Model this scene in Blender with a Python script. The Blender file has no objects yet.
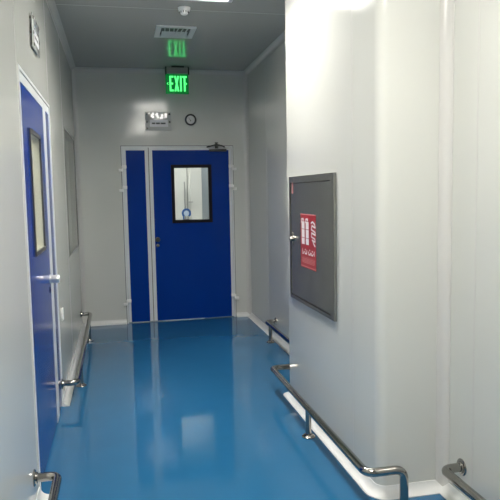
import bpy, bmesh, math, random
from mathutils import Vector, Matrix
random.seed(4)
S = bpy.context.scene
C = S.collection
PI = math.pi
# ------------------------------------------------------------------ room sizes (metres)
L, R, PX = -0.453, 1.626, 1.257          # left wall, right wall, pillar face
PY0, PY1 = 2.814, 4.477                  # pillar extent along the corridor
D, H, Y0 = 7.558, 3.053, -2.6            # back wall, ceiling, wall behind

# ------------------------------------------------------------------ materials
def mat(name, col, rough=0.5, metal=0.0, spec=0.5, emit=None, es=0.0, bump=0.0, bscale=60.0, var=0.0, vscale=8.0, coat=0.0, coat_r=0.05):
    m = bpy.data.materials.new(name); m.use_nodes = True
    nt = m.node_tree; b = nt.nodes['Principled BSDF']
    b.inputs['Base Color'].default_value = (*col, 1)
    b.inputs['Roughness'].default_value = rough
    b.inputs['Metallic'].default_value = metal
    b.inputs['Specular IOR Level'].default_value = spec
    b.inputs['Coat Weight'].default_value = coat
    b.inputs['Coat Roughness'].default_value = coat_r
    if emit:
        b.inputs['Emission Color'].default_value = (*emit, 1)
        b.inputs['Emission Strength'].default_value = es
    if bump or var:
        tc = nt.nodes.new('ShaderNodeTexCoord')
    if bump:
        n = nt.nodes.new('ShaderNodeTexNoise'); n.inputs['Scale'].default_value = bscale; n.inputs['Detail'].default_value = 2
        nt.links.new(tc.outputs['Object'], n.inputs['Vector'])
        bp = nt.nodes.new('ShaderNodeBump'); bp.inputs['Strength'].default_value = bump; bp.inputs['Distance'].default_value = 0.002
        nt.links.new(n.outputs['Fac'], bp.inputs['Height']); nt.links.new(bp.outputs['Normal'], b.inputs['Normal'])
    if var:
        n2 = nt.nodes.new('ShaderNodeTexNoise'); n2.inputs['Scale'].default_value = vscale; n2.inputs['Detail'].default_value = 4
        nt.links.new(tc.outputs['Object'], n2.inputs['Vector'])
        mx = nt.nodes.new('ShaderNodeMix'); mx.data_type = 'RGBA'
        mx.inputs['A'].default_value = (*[c * (1 - var) for c in col], 1); mx.inputs['B'].default_value = (*[min(1, c * (1 + var)) for c in col], 1)
        nt.links.new(n2.outputs['Fac'], mx.inputs['Factor']); nt.links.new(mx.outputs['Result'], b.inputs['Base Color'])
    return m

def glass_mat(name, tint=(.95, .97, .96)):
    m = bpy.data.materials.new(name); m.use_nodes = True
    nt = m.node_tree; nt.nodes.clear()
    out = nt.nodes.new('ShaderNodeOutputMaterial'); mix = nt.nodes.new('ShaderNodeMixShader')
    tr = nt.nodes.new('ShaderNodeBsdfTransparent'); gl = nt.nodes.new('ShaderNodeBsdfGlossy'); fr = nt.nodes.new('ShaderNodeFresnel')
    tr.inputs['Color'].default_value = (*tint, 1); gl.inputs['Roughness'].default_value = 0.02; fr.inputs['IOR'].default_value = 1.5
    ge = nt.nodes.new('ShaderNodeNewGeometry'); ma = nt.nodes.new('ShaderNodeMath'); ma.operation = 'SUBTRACT'; ma.use_clamp = True   # no total reflection at the rear face of the thin pane
    nt.links.new(fr.outputs[0], ma.inputs[0]); nt.links.new(ge.outputs['Backfacing'], ma.inputs[1])
    nt.links.new(ma.outputs[0], mix.inputs[0]); nt.links.new(tr.outputs[0], mix.inputs[1]); nt.links.new(gl.outputs[0], mix.inputs[2])
    nt.links.new(mix.outputs[0], out.inputs[0]); return m

M = dict(
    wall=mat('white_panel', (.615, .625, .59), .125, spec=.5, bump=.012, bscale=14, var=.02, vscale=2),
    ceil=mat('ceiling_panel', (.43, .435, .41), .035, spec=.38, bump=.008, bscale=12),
    trim=mat('cover_profile', (.61, .605, .585), .2),
    cove=mat('skirting_cove', (.76, .77, .76), .28),
    floor=mat('blue_epoxy', (.020, .128, .27), .06, spec=.5, bump=.05, bscale=28, var=.05, vscale=5),
    door=mat('blue_door_paint', (.001, .034, .26), .15, spec=.2),
    frame=mat('white_aluminium', (.70, .72, .73), .3),
    joint=mat('dark_joint', (.06, .065, .06), .6),
    rubber=mat('black_gasket', (.006, .006, .010), .5, spec=.15),
    rubber_grey=mat('grey_gasket', (.06, .06, .055), .3),
    steel=mat('polished_steel', (.36, .345, .32), .13, metal=1.0, bump=.02, bscale=90),
    mirror=mat('bright_raised_letters', (.92, .92, .92), .30, metal=1.0),
    spacer=mat('beige_spacer', (.66, .63, .52), .4),
    spacer_grey=mat('grey_spacer', (.28, .28, .255), .4),
    satin=mat('satin_aluminium', (.74, .74, .73), .32, metal=.6),
    cabinet=mat('grey_satin_metal', (.36, .355, .335), .22, metal=.92, var=.06, vscale=20, bump=.03, bscale=120),
    red=mat('red_sticker', (.36, .008, .02), .35),
    pink=mat('faded_red_print', (.62, .22, .22), .4),
    white=mat('white_print', (.86, .84, .83), .4),
    plastic=mat('white_plastic', (.88, .88, .87), .3),
    black=mat('black_plastic', (.012, .013, .013), .35),
    dgrey=mat('dark_grey_metal', (.05, .055, .05), .4, metal=.3),
    alu=mat('grey_housing', (.30, .31, .30), .35, metal=.2),
    acrylic=mat('clear_acrylic_board', (.54, .55, .54), .08),
    paper=mat('pale_paper', (.76, .76, .80), .3),
    ink=mat('grey_ink', (.10, .10, .11), .5),
    dial=mat('white_dial', (.62, .63, .62), .35),
    lamp=mat('lamp_diffuser', (.9, .9, .9), .4, emit=(1.0, .955, .88), es=30), lamp_near=mat('near_lamp_diffuser', (.9, .9, .9), .4, emit=(1.0, .955, .88), es=36),
    lamp_side_fill=mat('side_fill_diffuser', (.9, .9, .9), .4, emit=(1.0, .97, .88), es=26),  # glow of the added fill lamp in the side room
    led=mat('green_led_letters', (.05, .5, .1), .4, emit=(.09, 1.0, .22), es=1.25),
    ledp=mat('green_lit_acrylic', (.01, .12, .03), .15, emit=(.0, .5, .07), es=.2),
    bluegrey=mat('blue_grey_panel', (.13, .17, .21), .35),
    hose=mat('blue_hose', (.015, .09, .30), .35),
    pale=mat('pale_blue_centre', (.50, .60, .72), .4),
    glass=glass_mat('clear_glass'),
)

# ------------------------------------------------------------------ mesh helpers
def box(bm, lo, hi, mi=0, bev=0.0, seg=2):
    r = bmesh.ops.create_cube(bm, size=1.0)
    vs = r['verts']
    for v in vs:
        v.co = Vector([(lo[k] + hi[k]) / 2 + v.co[k] * (hi[k] - lo[k]) for k in range(3)])
    fs = {f for v in vs for f in v.link_faces}
    for f in fs: f.material_index = mi
    if bev:
        es = {e for v in vs for e in v.link_edges}
        rr = bmesh.ops.bevel(bm, geom=list(es), offset=bev, segments=seg, profile=.5, affect='EDGES')
        for f in rr['faces']: f.material_index = mi
    return vs

def prism(bm, poly, axis, a, b, mi=0):
    """extrude a 2-D polygon along axis; poly in the other two axes (in x,y,z order)"""
    def p3(u, v, w):
        if axis == 0: return (w, u, v)
        if axis == 1: return (u, w, v)
        return (u, v, w)
    v0 = [bm.verts.new(p3(u, v, a)) for u, v in poly]; v1 = [bm.verts.new(p3(u, v, b)) for u, v in poly]
    n = len(poly); fs = [bm.faces.new(v0), bm.faces.new(v1)]
    for i in range(n): fs.append(bm.faces.new((v0[i], v0[(i + 1) % n], v1[(i + 1) % n], v1[i])))
    for f in fs: f.material_index = mi

def ringset(bm, centers, dirs, radii, seg=20, mi=0, caps=True):
    rings = []
    up = Vector((0, 0, 1))
    d0 = dirs[0].normalized()
    u = d0.cross(up) if abs(d0.dot(up)) < .95 else d0.cross(Vector((1, 0, 0)))
    u.normalize()
    for c, d, r in zip(centers, dirs, radii):
        d = d.normalized(); u = (u - d * u.dot(d)).normalized(); w = d.cross(u)
        rings.append([bm.verts.new(c + (u * math.cos(2 * PI * k / seg) + w * math.sin(2 * PI * k / seg)) * r) for k in range(seg)])
    for a, b in zip(rings, rings[1:]):
        for k in range(seg):
            bm.faces.new((a[k], a[(k + 1) % seg], b[(k + 1) % seg], b[k])).material_index = mi
    if caps:
        bm.faces.new(rings[0][::-1]).material_index = mi; bm.faces.new(rings[-1]).material_index = mi

def tube(bm, pts, r, fillet=.05, seg=18, n=8, mi=0):
    pts = [Vector(p) for p in pts]; path = [pts[0]]
    for a, b, c in zip(pts, pts[1:], pts[2:]):
        d1 = (b - a).normalized(); d2 = (c - b).normalized()
        f = min(fillet, (b - a).length * .49, (c - b).length * .49)
        p, q = b - d1 * f, b + d2 * f
        for k in range(n + 1):
            t = k / n; path.append((p * (1 - t) + b * t) * (1 - t) + (b * (1 - t) + q * t) * t)
    path.append(pts[-1]); cl = [path[0]]
    for p in path[1:]:
        if (p - cl[-1]).length > 1e-5: cl.append(p)
    dirs = []
    for i in range(len(cl)):
        a = cl[max(0, i - 1)]; b = cl[min(len(cl) - 1, i + 1)]; dirs.append(b - a)
    ringset(bm, cl, dirs, [r] * len(cl), seg, mi)

def lathe(bm, base, axis, prof, seg=28, mi=0):
    """prof: (distance along axis, radius)"""
    base = Vector(base); ax = Vector(axis).normalized()
    ringset(bm, [base + ax * h for h, _ in prof], [ax] * len(prof), [max(r, 1e-4) for _, r in prof], seg, mi)

def torus(bm, c, axis, r1, r2, a0=0, a1=2 * PI, n=40, seg=12, ref=None, mi=0):
    c = Vector(c); ax = Vector(axis).normalized()
    u = Vector(ref) if ref else ax.cross(Vector((0, 0, 1)))
    u.normalize(); w = ax.cross(u)
    full = abs(a1 - a0 - 2 * PI) < 1e-6
    rings = []
    for i in range(n + (0 if full else 1)):
        a = a0 + (a1 - a0) * i / n
        rad = u * math.cos(a) + w * math.sin(a)
        rings.append([bm.verts.new(c + rad * (r1 + r2 * math.cos(2 * PI * k / seg)) + ax * r2 * math.sin(2 * PI * k / seg)) for k in range(seg)])
    m = len(rings)
    for i in range(m if full else m - 1):
        a, b = rings[i], rings[(i + 1) % m]
        for k in range(seg): bm.faces.new((a[k], a[(k + 1) % seg], b[(k + 1) % seg], b[k])).material_index = mi
    if not full: bm.faces.new(rings[0][::-1]).material_index = mi; bm.faces.new(rings[-1]).material_index = mi

def obj(name, bm, mats, parent=None, label=None, smooth=True):
    bmesh.ops.recalc_face_normals(bm, faces=bm.faces[:])
    for f in bm.faces: f.smooth = smooth
    for e in bm.edges:
        if len(e.link_faces) == 2 and e.calc_face_angle(0) > .6: e.smooth = False
    me = bpy.data.meshes.new(name); bm.to_mesh(me); bm.free()
    for m in (mats if isinstance(mats, (list, tuple)) else [mats]): me.materials.append(M[m])
    o = bpy.data.objects.new(name, me); C.objects.link(o)
    if parent is not None:
        o.parent = parent; o.matrix_parent_inverse = Matrix.Identity(4)
        off = Vector((0, 0, 0)); p = parent
        while p: off += p.location; p = p.parent
        if off.length > 0:
            for v in me.vertices: v.co -= off
    if label: o['label'] = label
    return o

def tag(o, label, cat, group=None):
    o['label'] = label; o['category'] = cat
    if group: o['group'] = group
    return o

def thing(name, loc, label, cat, group=None):
    o = bpy.data.objects.new(name, None); C.objects.link(o); o.location = loc; o.empty_display_size = .05
    return tag(o, label, cat, group)

def struct(name, bm, mats, label=None, smooth=True):
    o = obj(name, bm, mats, None, label, smooth); o['kind'] = 'structure'; return o
B = bmesh.new

# ------------------------------------------------------------------ the setting
bm = B(); box(bm, (-2.6, Y0 - .2, -.1), (2.6, 11.2, 0)); struct('floor', bm, 'floor', smooth=False)
LAMPS = [(.345, .935, 3.62, 4.85), (.345, .935, .85, 2.06)]
bm = B(); ys = [Y0 - .2]
for (a, b, c, d) in sorted(LAMPS, key=lambda q: q[2]): ys += [c, d]
ys.append(11.2); lx0, lx1 = LAMPS[0][:2]
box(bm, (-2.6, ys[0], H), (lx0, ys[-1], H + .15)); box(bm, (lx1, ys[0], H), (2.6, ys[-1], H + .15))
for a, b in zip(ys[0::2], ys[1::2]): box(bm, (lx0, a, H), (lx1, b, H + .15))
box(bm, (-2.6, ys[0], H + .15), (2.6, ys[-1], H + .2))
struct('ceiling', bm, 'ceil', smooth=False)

# left wall with a door opening (3.26-4.68 x 2.22) and a window opening
DY0, DY1, DZ = 3.262, 4.685, 2.219
WY0, WY1, WZ0, WZ1 = 6.03, 7.33, .995, 2.21
bm = B(); T = L - .08
box(bm, (T, Y0, 0), (L, DY0, H)); box(bm, (T, DY0, DZ), (L, DY1, H)); box(bm, (T, DY1, 0), (L, WY0, H))
box(bm, (T, WY0, 0), (L, WY1, WZ0)); box(bm, (T, WY0, WZ1), (L, WY1, H)); box(bm, (T, WY1, 0), (L, D + .08, H))
struct('wall_left', bm, 'wall', smooth=False)
# right wall
bm = B(); box(bm, (R, Y0, 0), (R + .08, D + .08, H)); struct('wall_right', bm, 'wall', smooth=False)
# pillar with rounded corners
rr = .055; poly = [(R + .01, PY0), (PX + rr, PY0)]
for k in range(9):
    a = k / 8 * PI / 2; poly.append((PX + rr - rr * math.sin(a), PY0 + rr - rr * math.cos(a)))
rf = .02
for k in range(7):
    a = k / 6 * PI / 2; poly.append((PX + rf - rf * math.cos(a), PY1 - rf + rf * math.sin(a)))
poly.append((R + .01, PY1))
bm = B(); prism(bm, poly, 2, 0, H); struct('wall_pillar', bm, 'wall')
# back wall with door opening
BX0, BX1, BZ = .075, 1.431, 2.15
bm = B()
box(bm, (L - .08, D, 0), (BX0, D + .08, H)); box(bm, (BX1, D, 0), (R + .08, D + .08, H)); box(bm, (BX0, D, BZ), (BX1, D + .08, H))
struct('wall_back', bm, 'wall', smooth=False)
bm = B(); box(bm, (L - .08, Y0 - .08, 0), (R + .08, Y0, H)); struct('wall_front', bm, 'wall', smooth=False)
# rooms beyond the doors
bm = B(); box(bm, (-2.5, 2.4, 0), (-2.42, 7.64, H)); box(bm, (-2.5, 2.32, 0), (T, 2.4, H)); box(bm, (-2.5, 7.56, 0), (T, 7.64, H))
struct('wall_side_room', bm, 'wall', smooth=False)
bm = B(); box(bm, (-1.2, 10.5, 0), (1.52, 10.58, H)); box(bm, (-1.28, D + .08, 0), (-1.2, 10.58, H))
box(bm, (1.183, 10.49, 0), (1.191, 10.5, 2.6), 1); box(bm, (1.236, 10.46, 0), (1.43, 10.5, H))
struct('wall_far_room', bm, ['wall', 'joint'], smooth=False)
bm = B(); box(bm, (1.43, D + .08, 0), (1.51, 10.58, H)); struct('wall_far_room_right', bm, 'bluegrey', smooth=False)

# coved skirting, coved corners
def cove(bm, p0, p1, n1, n2, r, seg=8):
    p0, p1, n1, n2 = map(Vector, (p0, p1, n1, n2)); prof = [Vector((0, 0, 0)), n1 * r, n1 * r + n2 * .004]
    for k in range(seg + 1):
        a = k / seg * PI / 2
        prof.append(n1 * r + n2 * r - n2 * (r - .004) * math.cos(a) - n1 * (r - .004) * math.sin(a))
    prof.append(n2 * r + n1 * .004); prof.append(n2 * r)
    a = [bm.verts.new(p0 + q) for q in prof]; b = [bm.verts.new(p1 + q) for q in prof]; n = len(prof)
    bm.faces.new(a); bm.faces.new(b[::-1])
    for i in range(n): bm.faces.new((a[i], b[i], b[(i + 1) % n], a[(i + 1) % n]))
X, Y, Z = (1, 0, 0), (0, 1, 0), (0, 0, 1); nX, nY, nZ = (-1, 0, 0), (0, -1, 0), (0, 0, -1)
cr = .052
bm = B(); cove(bm, (L, DY1 - .03, 0), (L, D, 0), X, Z, cr); cove(bm, (L, Y0, 0), (L, DY0 - .005, 0), X, Z, cr); struct('baseboard_left', bm, 'cove')
bm = B(); cove(bm, (L, D, 0), (BX0 - .005, D, 0), nY, Z, cr); cove(bm, (BX1 + .005, D, 0), (R, D, 0), nY, Z, cr); struct('baseboard_back', bm, 'cove')
bm = B(); cove(bm, (R, PY1, 0), (R, D, 0), nX, Z, cr); cove(bm, (R, Y0, 0), (R, PY0, 0), nX, Z, cr); struct('baseboard_right', bm, 'cove')
# skirting that wraps the pillar: sweep the concave section round the rounded corners
def sweep_cove(bm, path, norms, r, seg=8):
    prof = [(0, 0), (r, 0), (r, .004)]
    for k in range(seg + 1):
        a = k / seg * PI / 2; prof.append((r - (r - .004) * math.sin(a), r - (r - .004) * math.cos(a)))
    prof += [(.004, r), (0, r)]
    rings = [[bm.verts.new((p[0] + n[0] * u, p[1] + n[1] * u, v)) for u, v in prof] for p, n in zip(path, norms)]
    for a, b in zip(rings, rings[1:]):
        for i in range(len(prof)): bm.faces.new((a[i], b[i], b[(i + 1) % len(prof)], a[(i + 1) % len(prof)]))
    bm.faces.new(rings[0]); bm.faces.new(rings[-1][::-1])
path = [(R, PY0)]; norms = [(0, -1)]
for k in range(9):
    a = k / 8 * PI / 2; path.append((PX + rr - rr * math.sin(a), PY0 + rr - rr * math.cos(a))); norms.append((-math.sin(a), -math.cos(a)))
for k in range(7):
    a = k / 6 * PI / 2; path.append((PX + rf - rf * math.cos(a), PY1 - rf + rf * math.sin(a))); norms.append((-math.cos(a), math.sin(a)))
path.append((R, PY1)); norms.append((0, 1))
bm = B(); sweep_cove(bm, path, norms, cr); struct('baseboard_pillar', bm, 'cove')

bm = B(); c2 = .05
cove(bm, (L, D, 0), (L, D, H), X, nY, c2); cove(bm, (R, D, 0), (R, D, H), nX, nY, c2)
cove(bm, (R, PY0, 0), (R, PY0, H), nX, nY, c2); cove(bm, (R, PY1, 0), (R, PY1, H), nX, Y, c2)
struct('trim_1', bm, 'trim')
bm = B()
cove(bm, (L, D, H), (R, D, H), nY, nZ, c2); cove(bm, (L, Y0, H), (L, D, H), X, nZ, c2)
cove(bm, (R, PY1, H), (R, D, H), nX, nZ, c2); cove(bm, (R, Y0, H), (R, PY0, H), nX, nZ, c2); cove(bm, (PX, PY0, H), (PX, PY1, H), nX, nZ, c2)
struct('trim_2', bm, 'trim')
# panel joints standing slightly proud
bm = B(); w, e = .004, .0012
for y in (-1.4, -.2, .95, 2.1): box(bm, (L, y - w, cr), (L + e, y + w, H - c2))
for y in (3.232, 4.69): box(bm, (L, y - .006, 0 if y < 4 else cr), (L + e, y + .006, H - c2))
for y in (5.85,): box(bm, (L, y - w, cr), (L + e, y + w, H - c2))
struct('trim_3', bm, 'trim', smooth=False)
bm = B()
for y in (-1.1, .1, 1.35, 2.556, 5.5, 6.6): box(bm, (R - e, y - w, cr), (R, y + w, H - c2))
box(bm, (PX - e, 3.16 - w, cr), (PX, 3.16 + w, H - c2))
struct('trim_4', bm, 'trim', smooth=False)
bm = B()
for y in (5.12, 2.7, .3): box(bm, (L + c2, y - .005, H - e), (R - c2, y + .005, H))
struct('trim_5', bm, 'trim', smooth=False)

# ------------------------------------------------------------------ doors
def ring(bm, o0, o1, i0, i1, depth, place, mi=0):
    """rectangular ring; o/i = outer / inner (u, v) corners, depth = (near, far)"""
    for (u0, v0, u1, v1) in ((o0[0], o0[1], i0[0], o1[1]), (i1[0], o0[1], o1[0], o1[1]), (i0[0], i1[1], i1[0], o1[1]), (i0[0], o0[1], i1[0], i0[1])):
        if u1 - u0 > 1e-5 and v1 - v0 > 1e-5:
            a = place(u0, v0, depth[0]); b = place(u1, v1, depth[1])
            box(bm, [min(a[k], b[k]) for k in range(3)], [max(a[k], b[k]) for k in range(3)], mi)
def pbox(bm, place, u0, v0, d0, u1, v1, d1, mi=0, bev=0):
    a = place(u0, v0, d0); b = place(u1, v1, d1)
    box(bm, [min(a[k], b[k]) for k in range(3)], [max(a[k], b[k]) for k in range(3)], mi, bev)

def double_door(name, loc, label, place, out, U, top, btop, win, gasket, hinges, knob_u, closer=None, joint='joint', knob='dgrey', spacer='rubber', gw=.036, pane=(-.022, -.016)):
    """place(u, v, d): u along the wall, v up, d out of the wall. U = outer u0, narrow/wide blue limits, outer u1"""
    d = bpy.data.objects.new(name, None); C.objects.link(d); d.location = loc
    d['kind'] = 'structure'; d['label'] = label; d['category'] = 'door'
    (u0, a0, a1, b0, b1, u1) = U
    lo, hi = min(a0, b0), max(a1, b1); um = (min(a1, b1) + max(a0, b0)) / 2
    # frame (jambs + head) and dark joint against the wall
    bm = B()
    ring(bm, (u0, 0), (u1, top), (u0 + .018, -.001), (u1 - .018, top - .018), (-.078, .006), place)
    ring(bm, (u0 - .006, 0), (u1 + .006, top + .006), (u0, -.001), (u1, top), (-.02, .003), place, 1)
    pbox(bm, place, um - .012, .02, -.06, um + .012, top - .018, -.047, 1)
    pbox(bm, place, um - .004, .02, -.047, um + .004, top - .018, -.008, 1)
    obj('door_frame', bm, ['frame', joint], d)
    fi = .021
    for nm, p0, p1, wide in (('narrow', a0, a1, False), ('wide', b0, b1, True)):
        e0 = u0 + fi if abs(p0 - lo) < 1e-6 else um + .004
        e1 = u1 - fi if abs(p1 - hi) < 1e-6 else um - .004
        zt = top - fi
        bm = B(); w = win if wide else None
        if w:
            ring(bm, (p0, .012), (p1, btop), (w[0], w[2]), (w[1], w[3]), (-.045, -.002), place)
        else:
            pbox(bm, place, p0, .012, -.045, p1, btop, -.002)
        leaf = obj('door_leaf', bm, 'door', d, None, False)
        bm = B(); ring(bm, (e0, .012), (e1, zt), (p0, .0115), (p1, btop), (-.046, .001), place)
        obj('edge_trim', bm, 'frame', leaf, 'white edge strip of the blue leaf')
        if w:
            bm = B(); g = gw
            ring(bm, (w[0] - .003, w[2] - .003), (w[1] + .003, w[3] + .003), (w[0] + g, w[2] + g), (w[1] - g, w[3] - g), (-.007, .007), place)
            ring(bm, (w[0] - .003, w[2] - .003), (w[1] + .003, w[3] + .003), (w[0] + g, w[2] + g), (w[1] - g, w[3] - g), (-.05, -.007), place, 1)
            obj('window_frame', bm, [gasket, spacer], leaf)
            bm = B(); pbox(bm, place, w[0] + g - .004, w[2] + g - .004, pane[0], w[1] - g + .004, w[3] - g + .004, pane[1])
            obj('window_pane', bm, 'glass', leaf)
            bm = B(); p = place(knob_u, 1.018, -.002); n = Vector(place(0, 0, 1)) - Vector(place(0, 0, 0))
            lathe(bm, p, n, [(0, .031), (.006, .031), (.008, .026), (.009, .0255), (.018, .0255), (.022, .027), (.058, .0275), (.063, .025), (.065, .012), (.0655, .001)])
            kn = obj('door_knob', bm, knob, leaf, 'round steel knob')
            bm = B(); lathe(bm, place(knob_u, .945, -.002), n, [(0, .02), (.004, .02), (.005, .001)], 20); pbox(bm, place, knob_u - .002, .938, 0, knob_u + .002, .952, .0036, 1)
            obj('keyhole_plate', bm, ['steel', 'black'], leaf)
    for (hu, hv, s) in hinges:      # two offset white blocks and a pin
        bm = B()
        pbox(bm, place, hu - s * .052, hv - .002, 0, hu - s * .002, hv + .036, .034, 0, .004)
        pbox(bm, place, hu - s * .012, hv - .036, 0, hu + s * .042, hv - .004, .038, 0, .004)
        p = place(hu, hv - .03, .018); lathe(bm, p, (0, 0, 1), [(0, .008), (.06, .008)], 14)
        obj('hinge', bm, 'plastic', d)
    if closer:
        x0, x1, xk = closer
        bm = B(); pbox(bm, place, x0, btop - .018, .004, x1, btop + .012, .035, 0, .004)
        cl = obj('door_closer', bm, 'dgrey', d, 'dark closer on the top edge of the blue door')
        bm = B()
        lathe(bm, place(xk, 2.118, .03), (0, 0, 1), [(0, .02), (.03, .02), (.034, .012), (.06, .012), (.062, .022), (.072, .02), (.074, .004)], 20)
        tube(bm, [place(xk, 2.165, .03), place(xk - .055, 2.15, .075), place(xk - .12, 2.135, .03)], .008, .02, 10)
        tube(bm, [place(xk, 2.165, .03), place(xk + .055, 2.15, .075), place(xk + .10, 2.135, .03)], .008, .02, 10)
        obj('closer_arm', bm, 'dgrey', cl)
    return d

back = lambda u, v, d: (u, D - d, v)
double_door('door_1', (.75, D, 0), 'blue double door with a small window at the end of the corridor', back, nY,
            (BX0, .127, .352, .441, 1.379, BX1), BZ, 2.10, (.664, 1.157, 1.214, 1.922), 'rubber',
            [(BX0 + .004, 1.885, -1), (BX0 + .004, 1.642, -1), (BX0 + .004, .262, -1), (BX1 - .004, 1.885, 1), (BX1 - .004, 1.642, 1), (BX1 - .004, .262, 1)],
            .474, (1.136, 1.349, 1.225))
left = lambda u, v, d: (L + d, u, v)
double_door('door_2', (L, 4.0, 0), 'blue double door with a tall narrow-looking window in the left wall', left, X,
            (DY0, 4.435, 4.645, 3.306, 4.290, DY1), DZ, 2.148, (3.575, 4.055, 1.236, 1.94), 'rubber_grey',
            [], 4.24, joint='trim', knob='satin', spacer='spacer', gw=.02, pane=(-.004, .002))

# window in the left wall
w = bpy.data.objects.new('window_1', None); C.objects.link(w); w.location = (L, (WY0 + WY1) / 2, WZ0); w['kind'] = 'structure'; w['label'] = 'grey window flush in the left wall near the far corner'; w['category'] = 'window'
bm = B(); ring(bm, (WY0, WZ0), (WY1, WZ1), (WY0 + .016, WZ0 + .016), (WY1 - .016, WZ1 - .016), (-.006, .003), left); ring(bm, (WY0, WZ0), (WY1, WZ1), (WY0 + .03, WZ0 + .03), (WY1 - .03, WZ1 - .03), (-.06, -.006), left, 1); obj('window_frame', bm, ['rubber_grey', 'spacer_grey'], w, smooth=False)
bm = B(); pbox(bm, left, WY0 + .012, WZ0 + .012, -.005, WY1 - .012, WZ1 - .012, .001); obj('window_pane', bm, 'glass', w)

# ------------------------------------------------------------------ steel handrails
RT = .0222
def handrail(loc, label, path, legs, flanges):
    t = thing('handrail', loc, label, 'handrail')
    bm = B(); tube(bm, path, RT, .055); obj('rail', bm, 'steel', t)
    for p, n in flanges:
        bm = B(); lathe(bm, p, n, [(0, .042), (.004, .042), (.007, .038), (.0075, .030), (.016, .0285), (.018, .022)]); obj('wall_flange', bm, 'steel', t)
    for (x, y, z1) in legs:
        bm = B(); ringset(bm, [Vector((x, y, .002)), Vector((x, y, z1))], [Vector(Z)] * 2, [.0185] * 2)
        lg = obj('leg', bm, 'steel', t)
        bm = B(); lathe(bm, (x, y, 0), Z, [(0, .043), (.005, .043), (.009, .039), (.012, .029), (.02, .026), (.022, .0185)]); obj('foot_flange', bm, 'steel', lg)
    return t
rz = .186; xr = PX - .11
t = handrail((xr, 3.62, 0), 'low steel handrail wrapped round the pillar below the grey fire cabinet',
         [(1.345, 2.705, .01), (1.345, 2.705, rz), (xr, 2.705, rz), (xr, 4.585, rz), (1.345, 4.585, rz), (1.345, 4.585, .01)],
         [(xr, 3.645, rz - .015)], [])
for y in (2.705, 4.585):
    bm = B(); lathe(bm, (1.345, y, 0), Z, [(0, .043), (.005, .043), (.009, .039), (.012, .029), (.02, .027), (.022, .022)]); obj('foot_flange', bm, 'steel', t)
xf = R - .105
handrail((xf, 5.5, 0), 'short steel handrail on the right wall beyond the pillar, near the end door',
         [(R, 6.29, rz), (xf, 6.29, rz), (xf, 4.75, rz), (R, 4.75, rz)], [(xf, 6.12, rz - .015), (xf, 4.95, rz - .015)], [((R, 6.29, rz), nX), ((R, 4.75, rz), nX)])
handrail((xf, 1.0, 0), 'steel handrail on the right wall nearest the viewer, its flanged end in the corner',
         [(R, 2.645, rz + .004), (xf, 2.645, rz + .004), (xf, -1.6, rz + .004), (R, -1.6, rz + .004)], [(xf, 1.1, rz - .012), (xf, -1.3, rz - .012)], [((R, 2.645, rz + .004), nX), ((R, -1.6, rz + .004), nX)])
xl = L + .11
handrail((xl, 5.9, 0), 'long steel handrail on the left wall between the side door and the far corner',
         [(L, 4.675, rz - .016), (xl, 4.675, rz - .016), (xl, 7.2, rz + .026), (L, 7.2, rz + .026)], [(xl, 5.14, rz - .024), (xl, 6.75, rz + .003)], [((L, 4.675, rz - .016), X), ((L, 7.2, rz + .026), X)])
handrail((xl, 1.5, 0), 'steel handrail on the left wall before the side door, nearest the viewer',
         [(L, 3.095, rz - .012), (xl + .005, 3.095, rz - .012), (xl + .005, -1.5, rz - .012), (L, -1.5, rz - .012)], [(xl, 1.7, rz - .03), (xl, -1.2, rz - .03)], [((L, 3.095, rz - .012), X), ((L, -1.5, rz - .012), X)])

# ------------------------------------------------------------------ fire hose cabinet on the pillar
CY0, CY1, CZ0, CZ1 = 3.405, 4.354, .793, 1.675
pil = lambda u, v, d: (PX - d, u, v)
fc = thing('fire_cabinet', (PX, (CY0 + CY1) / 2, CZ0), 'dark grey metal fire cabinet with a red sticker set in the pillar', 'cabinet')
bm = B()
ring(bm, (CY0, CZ0), (CY1, CZ1), (CY0 + .066, CZ0 + .022), (CY1 - .022, CZ1 - .042), (0, .018), pil)
obj('cabinet_frame', bm, 'cabinet', fc)
bm = B(); pbox(bm, pil, CY0 + .064, CZ0 + .02, 0, CY1 - .02, CZ1 - .04, .006, 1)
pbox(bm, pil, CY0 + .075, CZ0 + .030, .001, CY1 - .028, CZ1 - .049, .013)
dr = obj('cabinet_door', bm, ['cabinet', 'black'], fc)
bm = B(); lathe(bm, pil(4.29, 1.226, .012), nX, [(0, .03), (.004, .03), (.006, .02), (.022, .019), (.024, .014), (.025, .001)], 20)
pbox(bm, pil, 4.28, 1.18, .012, 4.30, 1.275, .018, 0, .002); obj('door_lock', bm, 'steel', dr, 'small bright lock')
bm = B(); pbox(bm, pil, 4.265, 1.555, .012, 4.297, 1.655, .0145, 0); pbox(bm, pil, 4.275, 1.565, .0145, 4.287, 1.645, .015, 1); obj('badge', bm, ['pink', 'cabinet'], dr, 'small faded red badge in the top corner')
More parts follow.
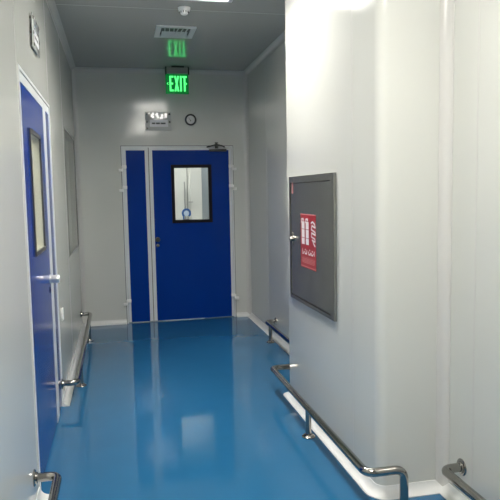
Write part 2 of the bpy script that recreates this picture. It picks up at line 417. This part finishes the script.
# red sticker: two extinguishers, a hose, white script, pale lower band
SY0, SY1, SZ0, SZ1 = 3.752, 4.085, 1.05, 1.417       # SY1 is the left edge as seen
def su(t): return SY1 + (SY0 - SY1) * t              # t: 0 left .. 1 right
def sv(t): return SZ1 + (SZ0 - SZ1) * t              # t: 0 top .. 1 bottom
bm = B()
pbox(bm, pil, SY0, SZ0, .0125, SY1, SZ1, .0138, 0)
def mark(t0, s0, t1, s1, mi, e=.0144): pbox(bm, pil, su(t1), sv(s1), .0134, su(t0), sv(s0), e, mi)
def stroke(pts, wd, mi=1, e=.0146):
    for (a, b), (c, d2) in zip(pts, pts[1:]):
        p = Vector((su(a), sv(b))); q = Vector((su(c), sv(d2))); dv = (q - p)
        if dv.length < 1e-6: continue
        n = Vector((-dv.y, dv.x)).normalized() * wd / 2; dv = dv.normalized() * wd * .25
        poly = [p - n - dv, q - n + dv, q + n + dv, p + n - dv]
        prism(bm, [(v.x, v.y) for v in poly], 0, PX - .0134, PX - e, mi)
mark(0, 0, 1, .02, 2)
for t in (.08, .36):
    for s0, s1 in ((.115, .135),): mark(t + .06, .085, t + .14, .13, 1)
    mark(t, .14, t + .19, .28, 1); mark(t, .29, t + .19, .44, 1); mark(t, .45, t + .19, .565, 1)
    stroke([(t + .11, .09), (t + .0, .10), (t - .02, .16)], .010)
# hose drawn as a slanting coil on the right
stroke([(.70, .16), (.80, .13), (.93, .17), (.97, .23), (.76, .20), (.72, .27), (.96, .31), (.97, .36), (.74, .33), (.72, .40), (.94, .43), (.96, .48), (.76, .46)], .011)
stroke([(.80, .46), (.88, .53), (.95, .56)], .012)
# script: two words right to left
stroke([(.90, .66), (.90, .735)], .010); stroke([(.84, .70), (.80, .735), (.72, .735), (.70, .70)], .010); stroke([(.66, .70), (.64, .735), (.54, .735), (.52, .69)], .010)
stroke([(.80, .665), (.76, .665)], .009); stroke([(.62, .655), (.58, .655)], .009)
stroke([(.42, .67), (.40, .735), (.30, .735), (.28, .70)], .010); stroke([(.22, .70), (.20, .735), (.12, .745)], .010); stroke([(.12, .65), (.12, .72)], .010); stroke([(.34, .66), (.30, .66)], .009)
mark(.06, .80, .96, .805, 2)
for s, (a, b) in ((.82, (.08, .95)), (.845, (.10, .93)), (.87, (.08, .95)), (.895, (.12, .90))): mark(a, s, b, s + .014, 2)
mark(0, .965, 1, .985, 2)
obj('sticker', bm, ['red', 'white', 'pink'], dr, 'red sticker with white fire extinguisher symbols and script')

# ------------------------------------------------------------------ ceiling fittings
def ceiling_lamp(x0, x1, y0, y1, label, m='lamp', rec=0.0):
    t = thing('ceiling_light', ((x0 + x1) / 2, (y0 + y1) / 2, H), label, 'light')
    bm = B(); place = lambda u, v, d: (u, v, H - d)
    ring(bm, (x0, y0), (x1, y1), (x0 + .035, y0 + .035), (x1 - .035, y1 - .035), (-rec, .008), place); obj('lamp_frame', bm, 'frame', t)
    bm = B(); pbox(bm, place, x0 + .033, y0 + .033, .001 - rec, x1 - .033, y1 - .033, .007 - rec); obj('lamp_diffuser', bm, m, t)
ceiling_lamp(*LAMPS[0], 'white ceiling light panel above the corridor between side door and pillar', 'lamp', .13)
ceiling_lamp(*LAMPS[1], 'white ceiling light panel overhead, just in front of the viewer', 'lamp_near', .03)
ceiling_lamp(-1.35, -.75, 2.55, 3.75, 'added fill light panel in the unseen room behind the side door', 'lamp_side_fill')  # unseen lamp, added to brighten the reveal of the side door's window
ceiling_lamp(.4, 1.0, 8.6, 9.8, 'ceiling light panel in the room behind the end door', 'lamp')

sd = thing('smoke_detector', (.587, 5.06, H), 'small round white smoke detector on the ceiling beside the light panel', 'smoke detector')
bm = B(); lathe(bm, (.587, 5.06, H), nZ, [(0, .05), (.012, .05), (.016, .046), (.026, .045)]); obj('detector_base', bm, 'plastic', sd)
bm = B(); lathe(bm, (.587, 5.06, H - .026), nZ, [(0, .036), (.006, .034), (.016, .032), (.026, .026), (.03, .02), (.031, .001)])
for k in range(10):
    a = k * PI / 5; box(bm, (.587 + .034 * math.cos(a) - .003, 5.06 + .034 * math.sin(a) - .003, H - .044), (.587 + .034 * math.cos(a) + .003, 5.06 + .034 * math.sin(a) + .003, H - .028), 1)
obj('detector_chamber', bm, ['plastic', 'dgrey'], sd)

av = thing('air_vent', (.58, 5.785, H), 'square white ceiling air vent with dark slots above the exit sign', 'air vent')
place = lambda u, v, d: (u, v, H - d)
vx0, vx1, vy0, vy1 = .402, .757, 5.60, 5.97
bm = B(); ring(bm, (vx0, vy0), (vx1, vy1), (vx0 + .045, vy0 + .03), (vx1 - .045, vy1 - .06), (0, .016), place); obj('vent_frame', bm, 'frame', av)
bm = B(); pbox(bm, place, vx0 + .04, vy0 + .025, .0005, vx1 - .04, vy1 - .055, .002); obj('vent_shade_sheet', bm, 'black', av, 'flat black sheet standing in for the shaded opening')  # no hole here: black sheet stands in for shade inside the vent
for k in range(6):
    x = vx0 + .075 + k * .041; s = .018 * (1 if k < 3 else -1)
    bm = B(); prism(bm, [(x, vy0 + .05), (x + .006, vy0 + .05), (x + s + .006, vy1 - .06), (x + s, vy1 - .06)], 2, H - .012, H - .002); obj('vent_fin', bm, 'frame', av)
bm = B(); prism(bm, [(vy0 + .19, H - .002), (vy0 + .198, H - .002), (vy1 - .055, H - .016), (vy1 - .063, H - .016)], 0, vx0 + .06, vx1 - .06); obj('vent_blade', bm, 'frame', av)

# exit sign hanging from the ceiling
EY = 7.33; ex0, ex1 = .605, .888
es = thing('exit_sign', ((ex0 + ex1) / 2, EY, H), 'green lit exit sign hung from the ceiling before the end door', 'exit sign')
bm = B(); box(bm, (ex0 + .018, EY - .03, 2.965), (ex1 - .018, EY + .03, 3.035), 0, .004); obj('sign_housing', bm, 'alu', es)
bm = B(); box(bm, (ex0 + .075, EY - .028, 3.03), (ex1 - .06, EY + .028, H)); obj('ceiling_mount', bm, 'black', es)
for x in (ex0 + .002, ex1 - .018):
    bm = B(); box(bm, (x, EY - .033, 2.955), (x + .016, EY + .033, 3.042), 0, .003); obj('end_cap', bm, 'black', es)
bm = B(); box(bm, (ex0 + .005, EY - .005, 2.735), (ex1 - .01, EY + .005, 2.967)); pn = obj('sign_panel', bm, 'ledp', es, 'green glowing acrylic panel')
bm = B(); yf, yb = EY - .009, EY - .005
zt, zb = 2.942, 2.765; st = .02
def lbox(x0, z0, x1, z1): box(bm, (x0, yf, z0), (x1, yb, z1))
x = ex0 + .05
lbox(x, zb, x + st, zt); lbox(x + st, zt - st, x + .047, zt); lbox(x + st, zb, x + .047, zb + st); lbox(x + st, (zt + zb) / 2 - st / 2, x + .042, (zt + zb) / 2 + st / 2)
x += .056
prism(bm, [(x, zb), (x + st, zb), (x + .056, zt), (x + .056 - st, zt)], 1, yf, yb); prism(bm, [(x + .056 - st, zb), (x + .056, zb), (x + st, zt), (x, zt)], 1, yf - .0005, yb)
x += .066; lbox(x, zb, x + st, zt)
x += .028; lbox(x + .016, zb, x + .016 + st, zt - st); lbox(x, zt - st, x + .052, zt)
zm = (zt + zb) / 2
for sx, xx in ((1, ex0 + .018), (-1, ex1 - .026)):
    prism(bm, [(xx, zm), (xx + sx * .016, zm + .016), (xx + sx * .02, zm + .010), (xx + sx * .010, zm), (xx + sx * .02, zm - .010), (xx + sx * .016, zm - .016)], 1, yf, yb)
obj('sign_letters', bm, 'led', pn, 'bright green letters reading EXIT between two small arrows')

# ------------------------------------------------------------------ wall fittings
def name_board(place, u0, u1, v0, v1, loc, label):
    t = thing('door_sign', loc, label, 'sign')
    bm = B(); pbox(bm, place, u0, v0, .012, u1, v1, .018, 0, .001); obj('sign_board', bm, 'acrylic', t)
    W, Hh = u1 - u0, v1 - v0; q = lambda a, b: (u0 + W * a, v1 - Hh * b)
    for a in (.06, .94):
        for b in (.12, .55, .9):
            if b == .9 and a > .5: continue
            bm = B(); p = q(a, b); P = Vector(place(p[0], p[1], 0)); n = Vector(place(0, 0, 1)) - Vector(place(0, 0, 0))
            lathe(bm, P, n, [(0, .008), (.018, .008), (.019, .011), (.022, .011), (.024, .003)], 14); obj('standoff', bm, 'steel', t)
    bm = B(); a = q(.17, .80); b = q(.88, .42); pbox(bm, place, a[0], a[1], .0178, b[0], b[1], .0188)
    for (c0, c1) in ((.25, .38), (.41, .56), (.59, .78)):
        a = q(c0, .66); b = q(c1, .58); pbox(bm, place, a[0], a[1], .0186, b[0], b[1], .0192, 1)
    obj('sign_strip', bm, ['paper', 'ink'], t, 'pale strip with a line of dark print')
    bm = B()
    def st2(pts, wd):
        for p, r in zip(pts, pts[1:]):
            p = Vector(q(*p)); r = Vector(q(*r)); dv = r - p; n = Vector((-dv.y, dv.x)).normalized() * wd / 2
            A = [p - n, r - n, r + n, p + n]
            lo = [bm.verts.new(place(c.x, c.y, .0178)) for c in A]; hi = [bm.verts.new(place(c.x, c.y, .0195)) for c in A]
            bm.faces.new(lo); bm.faces.new(hi)
            for i in range(4): bm.faces.new((lo[i], lo[(i + 1) % 4], hi[(i + 1) % 4], hi[i]))
    st2([(.80, .08), (.79, .32)], .030); st2([(.79, .20), (.74, .34)], .012)
    st2([(.64, .12), (.67, .24), (.63, .36), (.58, .28)], .028)
    st2([(.50, .12), (.42, .10), (.44, .20), (.52, .26), (.46, .32)], .026)
    st2([(.34, .10), (.27, .12), (.26, .28), (.34, .26)], .028); st2([(.18, .06), (.12, .10)], .012)
    obj('sign_script', bm, 'mirror', t, 'row of bold white script')
    return t
name_board(back, .372, .680, 2.335, 2.555, (.525, D, 2.335), 'small clear sign board with white script above the end door')
name_board(left, 3.815, 4.115, 2.43, 2.625, (L, 3.965, 2.43), 'small clear sign board with white script above the side door on the left')

pg = thing('pressure_gauge', (.916, D, 2.464), 'round wall gauge with black rim and white dial above the end door', 'gauge')
bm = B(); lathe(bm, (.916, D, 2.464), nY, [(0, .062), (.02, .062), (.022, .05)]); obj('gauge_case', bm, 'dgrey', pg)
bm = B(); torus(bm, (.916, D - .022, 2.464), nY, .060, .0105); obj('gauge_rim', bm, 'black', pg)
bm = B(); lathe(bm, (.916, D - .0215, 2.464), nY, [(0, .054), (.002, .053), (.0021, .001)]); obj('gauge_dial', bm, 'dial', pg)
bm = B(); lathe(bm, (.916, D - .023, 2.452), nY, [(0, .007), (.004, .006), (.0045, .001)], 14); prism(bm, [(.914, 2.452), (.918, 2.452), (.892, 2.492), (.890, 2.490)], 1, D - .027, D - .025); obj('gauge_needle', bm, 'black', pg)

ws = thing('wall_socket', (L, 4.955, .645), 'small white socket low on the left wall beside the side door', 'socket')
bm = B(); pbox(bm, left, 4.915, .598, 0, 4.995, .692, .010, 0, .003); obj('socket_plate', bm, 'plastic', ws)
bm = B()
lathe(bm, (L + .0095, 4.955, .645), X, [(0, .022), (.001, .022), (.0015, .018), (.0016, .001)], 20)
for y in (4.946, 4.964): lathe(bm, (L + .011, y, .645), X, [(0, .003), (.0005, .003)], 10, 1)
obj('socket_insert', bm, ['plastic', 'black'], ws)

# ------------------------------------------------------------------ seen through the end door's window
bm = B(); box(bm, (.70, 10.20, 1.085), (1.42, 10.455, 1.125), 0, .004); box(bm, (.72, 10.23, 0), (1.40, 10.45, 1.085)); o = obj('white_counter', bm, 'plastic', None, None, False)
tag(o, 'white counter behind the window of the end door', 'counter')
hs = thing('hose_stand', (1.145, 10.36, 1.125), 'blue horseshoe loop below a slim grey rod, seen through the end door window', 'stand')
hx, hy, hz = 1.145, 10.36, 1.245
bm = B(); box(bm, (hx - .055, hy - .04, 1.125), (hx + .045, hy + .04, 1.145), 0, .004); obj('stand_foot', bm, 'black', hs)
bm = B(); lathe(bm, (hx - .02, hy + .02, 1.14), Z, [(0, .012), (.63, .012), (.634, .006)], 14); obj('stand_rod', bm, 'alu', hs)
bm = B(); torus(bm, (hx, hy, hz), nY, .064, .017, -PI * .28, PI * 1.28, ref=(1, 0, 0), seg=14); lathe(bm, (hx - .05, hy, 1.14), Z, [(0, .012), (.06, .012)], 14); obj('blue_loop', bm, 'hose', hs)
bm = B(); lathe(bm, (hx, hy + .004, hz), nY, [(0, .05), (.004, .05), (.006, .001)], 28); obj('loop_centre', bm, 'pale', hs, 'pale disc inside the blue loop')
o = thing('cabinet_handle', (1.25, 10.46, 1.43), 'thin horizontal handle on the pale wall behind the end door window', 'handle')
bm = B(); tube(bm, [(1.20, 10.46, 1.43), (1.20, 10.42, 1.43), (1.265, 10.42, 1.43), (1.265, 10.46, 1.43)], .008, .012, 10); obj('handle_bar', bm, 'alu', o)

# ------------------------------------------------------------------ camera, world, view
cam = bpy.data.cameras.new('camera'); co = bpy.data.objects.new('camera', cam); C.objects.link(co)
f_px = 612.64
cam.sensor_width = 36; cam.sensor_fit = 'HORIZONTAL'; cam.lens = 36 * f_px / 500; cam.clip_start = .02
r = Vector((0.97702982, -0.21229644, -0.01851924)); u = Vector((0.03769963, 0.08665856, 0.9955245)); f = Vector((0.20974145, 0.97335529, -0.0926715))
m = Matrix((r, u, -f)).transposed().to_4x4(); m.translation = Vector((0, 0, 1.5649)); co.matrix_world = m
S.camera = co
wd = bpy.data.worlds.new('world'); S.world = wd; wd.use_nodes = True
wd.node_tree.nodes['Background'].inputs[0].default_value = (0, 0, 0, 1)
S.view_settings.view_transform = 'Standard'; S.view_settings.look = 'None'; S.view_settings.gamma = 1; S.view_settings.use_curve_mapping = False
S.view_settings.exposure = 0.25
